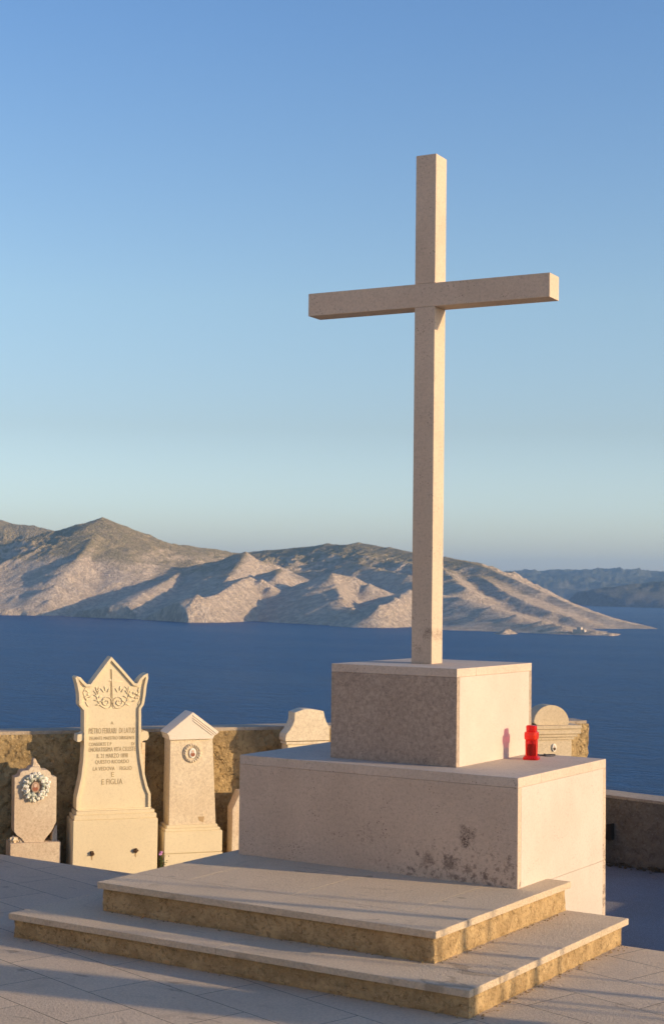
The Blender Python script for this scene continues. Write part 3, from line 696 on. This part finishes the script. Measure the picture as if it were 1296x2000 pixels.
w3 = g.noise(1.0, 5, .75, vec=mp3.outputs[0])
col = g.mix(g.math('MULTIPLY', g.ramp(w3, .42, .60), .6), col, (.0, .020, .075))
col = g.mix(g.math('MULTIPLY', g.ramp(w1, .45, .62), .55), col, (.0, .018, .065))
g.done(col, g.ramp(w2, .3, .7, .33, .37), g.bump(w3, 2.6, 1.0, g.bump(w1, 2.2, 1.0)), .12); g.b.inputs['IOR'].default_value = 1.33
bm = bmesh.new(); HS = 22000; c0 = Vector((-7000, 9500, 0))
n_ = 24
grid = [[bm.verts.new((c0.x-HS+2*HS*i/n_, c0.y-HS+2*HS*j/n_, SEA)) for j in range(n_+1)] for i in range(n_+1)]
for i in range(n_):
    for j in range(n_): bm.faces.new((grid[i][j], grid[i+1][j], grid[i+1][j+1], grid[i][j+1]))
tag(build_bm(bm, 'sea', g.m), kind='structure')

# ------------------------------------------------------------------ far land
def hor(u): return 1136.95+.01239*u
def az_of(u): return YAW+math.atan((u-648)/FPX)
def world(u, D):
    a = az_of(u); return np.array([C[0]+D*math.sin(a), C[1]+D*math.cos(a)])
def hgt(u, v, D): return C[2]+(hor(u)-v)/FPX*D*1.0
def interp(tab, u): return np.interp(u, [t[0] for t in tab], [t[1] for t in tab])
def terrain(name, us, Ds, shore, ridges, mat, seed, rough=1., cliff=2.2, cap=None):
    U_, D_ = np.meshgrid(us, Ds); A = YAW+np.arctan((U_-648)/FPX)
    X = C[0]+D_*np.sin(A); Y = C[1]+D_*np.cos(A)
    # warp for natural outlines
    wx = (fbm(X/420, Y/420, 4, seed+20)-.5)*210*rough; wy = (fbm(X/420, Y/420, 4, seed+40)-.5)*210*rough
    Xw, Yw = X+wx, Y+wy
    H = np.full(X.shape, -400.); dmin = np.full(X.shape, 1e9)
    for (pts, sl, sr, pw) in ridges:
        Q = [(*world(u, D), hgt(u, v, D)) for u, v, D in pts]
        best = np.full(X.shape, -1e9)
        for (a, b) in zip(Q, Q[1:]):
            ax, ay, ah = a; bx, by, bh = b; dx, dy = bx-ax, by-ay; L2 = dx*dx+dy*dy
            t = ((Xw-ax)*dx+(Yw-ay)*dy)/L2; tc = np.clip(t, 0, 1)
            # keep the crest itself where it was traced
            px, py = ax+tc*dx, ay+tc*dy; ex, ey = X*0+Xw-px, Yw-py
            d0 = np.hypot(X-px, Y-py); k = np.clip(d0/350, 0, 1)
            d = np.hypot(ex, ey)*k+d0*(1-k); dmin = np.minimum(dmin, d0)
            side = np.clip(((X-ax)*dy-(Y-ay)*dx)/(math.sqrt(L2)*np.maximum(d0, 1.)), -1, 1)      # >0 : right of the ridge direction
            side = side*np.clip(d0/40, 0, 1); sl_ = sl+(sr-sl)*(side*.5+.5)
            best = np.maximum(best, ah+tc*(bh-ah)-sl_*d**pw)
        # smooth maximum
        k = 5.; m = np.maximum(H, best); H = m+np.log(np.exp((H-m)/k)+np.exp((best-m)/k))*k
    if cap:
        Hc = hgt(U_, interp(cap, U_), D_); H = np.minimum(H, Hc)
    rel = H-SEA
    gul = fbm(X/260, Y/260, 6, seed, ridged=True, gain=.55)-.62
    fine = fbm(X/60, Y/60, 4, seed+7, ridged=True)-.6
    amp = np.clip(rel/140, .04, 1)*np.clip(dmin/260, .12, 1)
    H = H+(gul*78*amp+fine*24*amp)*rough
    ds = D_-interp(shore, U_)-(fbm(X/150, Y/150, 4, seed+3)-.5)*150*rough
    cl = SEA+np.where(ds > 0, np.clip(1.15-U_/1500, .22, 1.1)*cliff*ds/(1+ds/120)*(.6+.8*fbm(X/70, Y/70, 4, seed+11))+np.clip(ds-40, 0, 1e9)*.9, ds*.3)
    k = 6.; m = np.minimum(H, cl); H = m-np.log(np.exp(-(H-m)/k)+np.exp(-(cl-m)/k))*k
    H = np.maximum(H, SEA-40)
    V = np.stack([X, Y, H], -1).reshape(-1, 3); ni, nj = X.shape
    idx = np.arange(ni*nj).reshape(ni, nj); F = np.stack([idx[:-1, :-1], idx[:-1, 1:], idx[1:, 1:], idx[1:, :-1]], -1).reshape(-1, 4)
    me = bpy.data.meshes.new(name); me.vertices.add(len(V)); me.vertices.foreach_set('co', V.astype(np.float32).ravel())
    me.loops.add(F.size); me.loops.foreach_set('vertex_index', F.astype(np.int32).ravel()); me.polygons.add(len(F))
    me.polygons.foreach_set('loop_start', np.arange(0, F.size, 4, dtype=np.int32)); me.polygons.foreach_set('loop_total', np.full(len(F), 4, dtype=np.int32))
    me.update(calc_edges=True); me.validate()
    return tag(link_mesh(name, me, mat, None, True), kind='structure')
def landmat(name, rock, rock2, grass, g0, g1):
    g = N(name); geo = g.n('ShaderNodeNewGeometry'); pos = geo.outputs['Position']
    sep = g.n('ShaderNodeSeparateXYZ'); g.l(pos, sep.inputs[0]); sn = g.n('ShaderNodeSeparateXYZ'); g.l(geo.outputs['Normal'], sn.inputs[0])
    mpp = g.n('ShaderNodeMapping'); mpp.inputs['Scale'].default_value = (.01, .01, .01); g.l(pos, mpp.inputs[0])
    n1_ = g.noise(.7, 6, .65, vec=mpp.outputs[0]); n2_ = g.noise(4, 6, .7, vec=mpp.outputs[0])
    c = g.mix(g.ramp(n2_, .42, .56), rock, rock2); n3_ = g.noise(14, 6, .8, vec=mpp.outputs[0]); c = g.mix(g.math('MULTIPLY', g.ramp(n3_, .50, .62), .30), c, (rock2[0]*.5, rock2[1]*.52, rock2[2]*.5))
    hh = g.math('ADD', sep.outputs[2], g.math('MULTIPLY', n1_, 200.)); hh = g.math('ADD', hh, g.math('MULTIPLY', sn.outputs[2], 600.))
    f = g.ramp(hh, g0, g1)
    c = g.mix(g.math('MULTIPLY', f, .85), c, g.mix(g.ramp(n2_, .4, .6), grass, (grass[0]*.72, grass[1]*.78, grass[2]*.7)))
    return g.done(c, 1., g.bump(g.noise(9, 5, .7, vec=mpp.outputs[0]), 22., 1.), .05)
ISL = landmat('island_rock', (.92, .72, .51), (.70, .54, .38), (.44, .34, .175), 650, 790)
MAIN = landmat('mainland_rock', (.30, .28, .26), (.24, .22, .2), (.16, .16, .10), 560, 800)

us_ = np.concatenate([np.linspace(-900, -60, 90, endpoint=False), np.linspace(-60, 1350, 940)])
Ds_ = np.concatenate([np.linspace(3100, 6600, 470, endpoint=False), np.linspace(6600, 9800, 90)])
shore = [(-900, 5200), (0, 4880), (150, 4700), (250, 4480), (370, 4080), (480, 3980), (560, 3850), (700, 3640), (800, 3560), (880, 3500), (980, 3400), (1060, 3330), (1140, 3290), (1185, 3370), (1206, 3480), (1226, 3760), (1250, 3960), (1287, 4060), (1400, 4060)]
ridges = [
  # points (u, v, D), slope on the left of the walking direction, slope on the right, power
  ([(-900, 1060, 7600), (-60, 1018, 7400), (0, 1017, 7400), (60, 1027, 7300), (100, 1037, 7200), (160, 1060, 7100)], .30, .30, 1),
  ([(-700, 1120, 6300), (-200, 1095, 6300), (0, 1066, 6200), (60, 1051, 6050), (105, 1038, 5950), (150, 1025, 5850), (200, 1013, 5750)], .30, .55, 1),
  ([(200, 1013, 5750), (235, 1030, 5830), (280, 1048, 5950), (340, 1062, 6050), (440, 1074, 6150), (500, 1077, 6150)], .30, .40, 1),
  ([(500, 1077, 6150), (560, 1071, 6050), (640, 1061, 5950), (700, 1058, 5850), (760, 1068, 5700), (800, 1077, 5600), (870, 1088, 5400), (940, 1103, 5200), (1000, 1126, 4950), (1060, 1152, 4700), (1120, 1180, 4500), (1200, 1209, 4320), (1250, 1222, 4240), (1278, 1229, 4200)], .25, .27, 1),
  # spurs falling towards the water (walking towards the viewer: left = sunny side, right = shaded side)
  ([(200, 1013, 5750), (186, 1042, 5550), (170, 1068, 5400), (150, 1092, 5250), (128, 1116, 5130), (110, 1142, 5000), (98, 1172, 4890)], .62, .38, 1),
  ([(240, 1046, 5650), (252, 1075, 5480), (240, 1110, 5250)], .5, .42, 1),
  ([(60, 1120, 5300), (45, 1148, 5100), (28, 1172, 4960)], .6, .3, 1),
  ([(-120, 1100, 5700), (-60, 1120, 5400), (-40, 1160, 5100)], .6, .38, 1),
  ([(400, 1080, 5900), (380, 1092, 5600), (350, 1118, 5200), (318, 1138, 4900), (280, 1156, 4700), (262, 1170, 4560)], .55, .33, 1),
  ([(480, 1077, 5300), (468, 1100, 5050), (450, 1122, 4850), (440, 1135, 4700)], .66, .38, 1),
  ([(480, 1077, 5300), (520, 1096, 5330), (560, 1110, 5350), (585, 1122, 5300)], .5, .62, 1),
  ([(548, 1110, 4950), (538, 1126, 4800)], .62, .40, 1),
  ([(548, 1110, 4950), (575, 1126, 4960), (596, 1138, 4940)], .5, .62, 1),
  ([(488, 1123, 4700), (455, 1141, 4500), (420, 1162, 4330), (388, 1160, 4230), (374, 1180, 4180), (366, 1196, 4140)], .78, .38, 1),
  ([(488, 1123, 4700), (512, 1130, 4680), (530, 1146, 4640)], .5, .75, 1),
  ([(650, 1120, 4700), (655, 1140, 4480), (668, 1165, 4250), (690, 1184, 4080)], .70, .38, 1),
  ([(650, 1120, 4700), (690, 1126, 4720), (722, 1140, 4680)], .4, .60, 1),
  ([(800, 1150, 4400), (772, 1164, 4130), (742, 1181, 3950), (738, 1195, 3880)], .75, .38, 1),
  ([(690, 1098, 5350), (740, 1108, 5200), (800, 1122, 5000)], .3, .42, 1),
  ([(860, 1156, 4350), (900, 1166, 4200), (960, 1184, 4000), (1010, 1199, 3800), (1060, 1211, 3650), (1100, 1220, 3560), (1160, 1230, 3490), (1200, 1234, 3450), (1218, 1241, 3430)], .26, .33, 1),
  ([(860, 1105, 5150), (885, 1128, 4750), (912, 1150, 4450)], .42, .33, 1),
  ([(935, 1122, 5000), (1000, 1163, 4500), (1080, 1194, 4250), (1150, 1213, 4130)], .24, .33, 1),
  ([(1000, 1214, 3880), (1080, 1222, 3750), (1150, 1230, 3620), (1195, 1235, 3520)], .085, .085, 1),
  ([(1180, 1219, 4350), (1240, 1221, 4260), (1284, 1226, 4180)], .03, .03, 1),
  ([(992, 1226, 3480), (974, 1238, 3370)], .6, .4, 1),
]
terrain('island', us_, Ds_, shore, ridges, ISL, 11, 1., cap=[(-900, 900), (820, 1000), (860, 1086), (900, 1095), (940, 1105), (1000, 1129), (1060, 1155), (1120, 1182), (1160, 1196), (1200, 1207), (1240, 1216), (1270, 1222), (1284, 1226), (1300, 1262), (1400, 1400)])
terrain('mainland_hills', np.linspace(900, 2000, 260), np.linspace(13500, 22000, 60), [(900, 14300), (2000, 14300)],
        [([(900, 1135, 18500), (980, 1119, 18500), (1040, 1114, 18500), (1090, 1113, 18500), (1140, 1113, 18500), (1190, 1111, 18500), (1240, 1114, 18500), (1296, 1115, 18500), (1600, 1105, 18500), (2000, 1120, 18500)], .075, .075, 1)], MAIN, 51, 1.6, 1.)
terrain('mainland_point', np.linspace(1060, 2000, 240), np.linspace(8600, 13000, 60), [(1060, 13000), (1110, 11500), (1140, 9800), (1200, 9300), (1296, 9000), (2000, 9000)],
        [([(1115, 1172, 10600), (1150, 1167, 10600), (1200, 1163, 10600), (1240, 1156, 10500), (1296, 1146, 10500), (1400, 1125, 10500), (2000, 1110, 10500)], .12, .12, 1)], MAIN, 77, .8, .6)
# tiny ruined building on the headland
u0, D0 = 1133, 3500; p = world(u0, D0)
hz = SEA+5
rb = thing('ruined_building', (p[0], p[1], hz), 'tiny pale ruined building on the low tip of the island', 'building')
for (dx, dy, w_, h_) in ((0, 0, 9, 11), (-10, 2, 11, 6), (8, 2, 8, 6)):
    MB().box((p[0]+dx-w_/2, p[1]+dy-5, hz-6), (p[0]+dx+w_/2, p[1]+dy+5, hz+h_)).build('block', plain('pale_ruin', (.55, .47, .38), .95), rb)

# ------------------------------------------------------------------ air
g = N('air'); g.t.nodes.remove(g.b)
pv = g.n('ShaderNodeVolumePrincipled'); pv.inputs['Color'].default_value = (.40, .66, 1, 1); pv.inputs['Density'].default_value = 3.7e-5; pv.inputs['Anisotropy'].default_value = .2
g.l(pv.outputs[0], g.out.inputs['Volume'])
hz_ = 22100
tag(MB().box((c0.x-hz_, c0.y-hz_, SEA-45), (c0.x+hz_, c0.y+hz_, 620)).build('haze', g.m), kind='stuff')
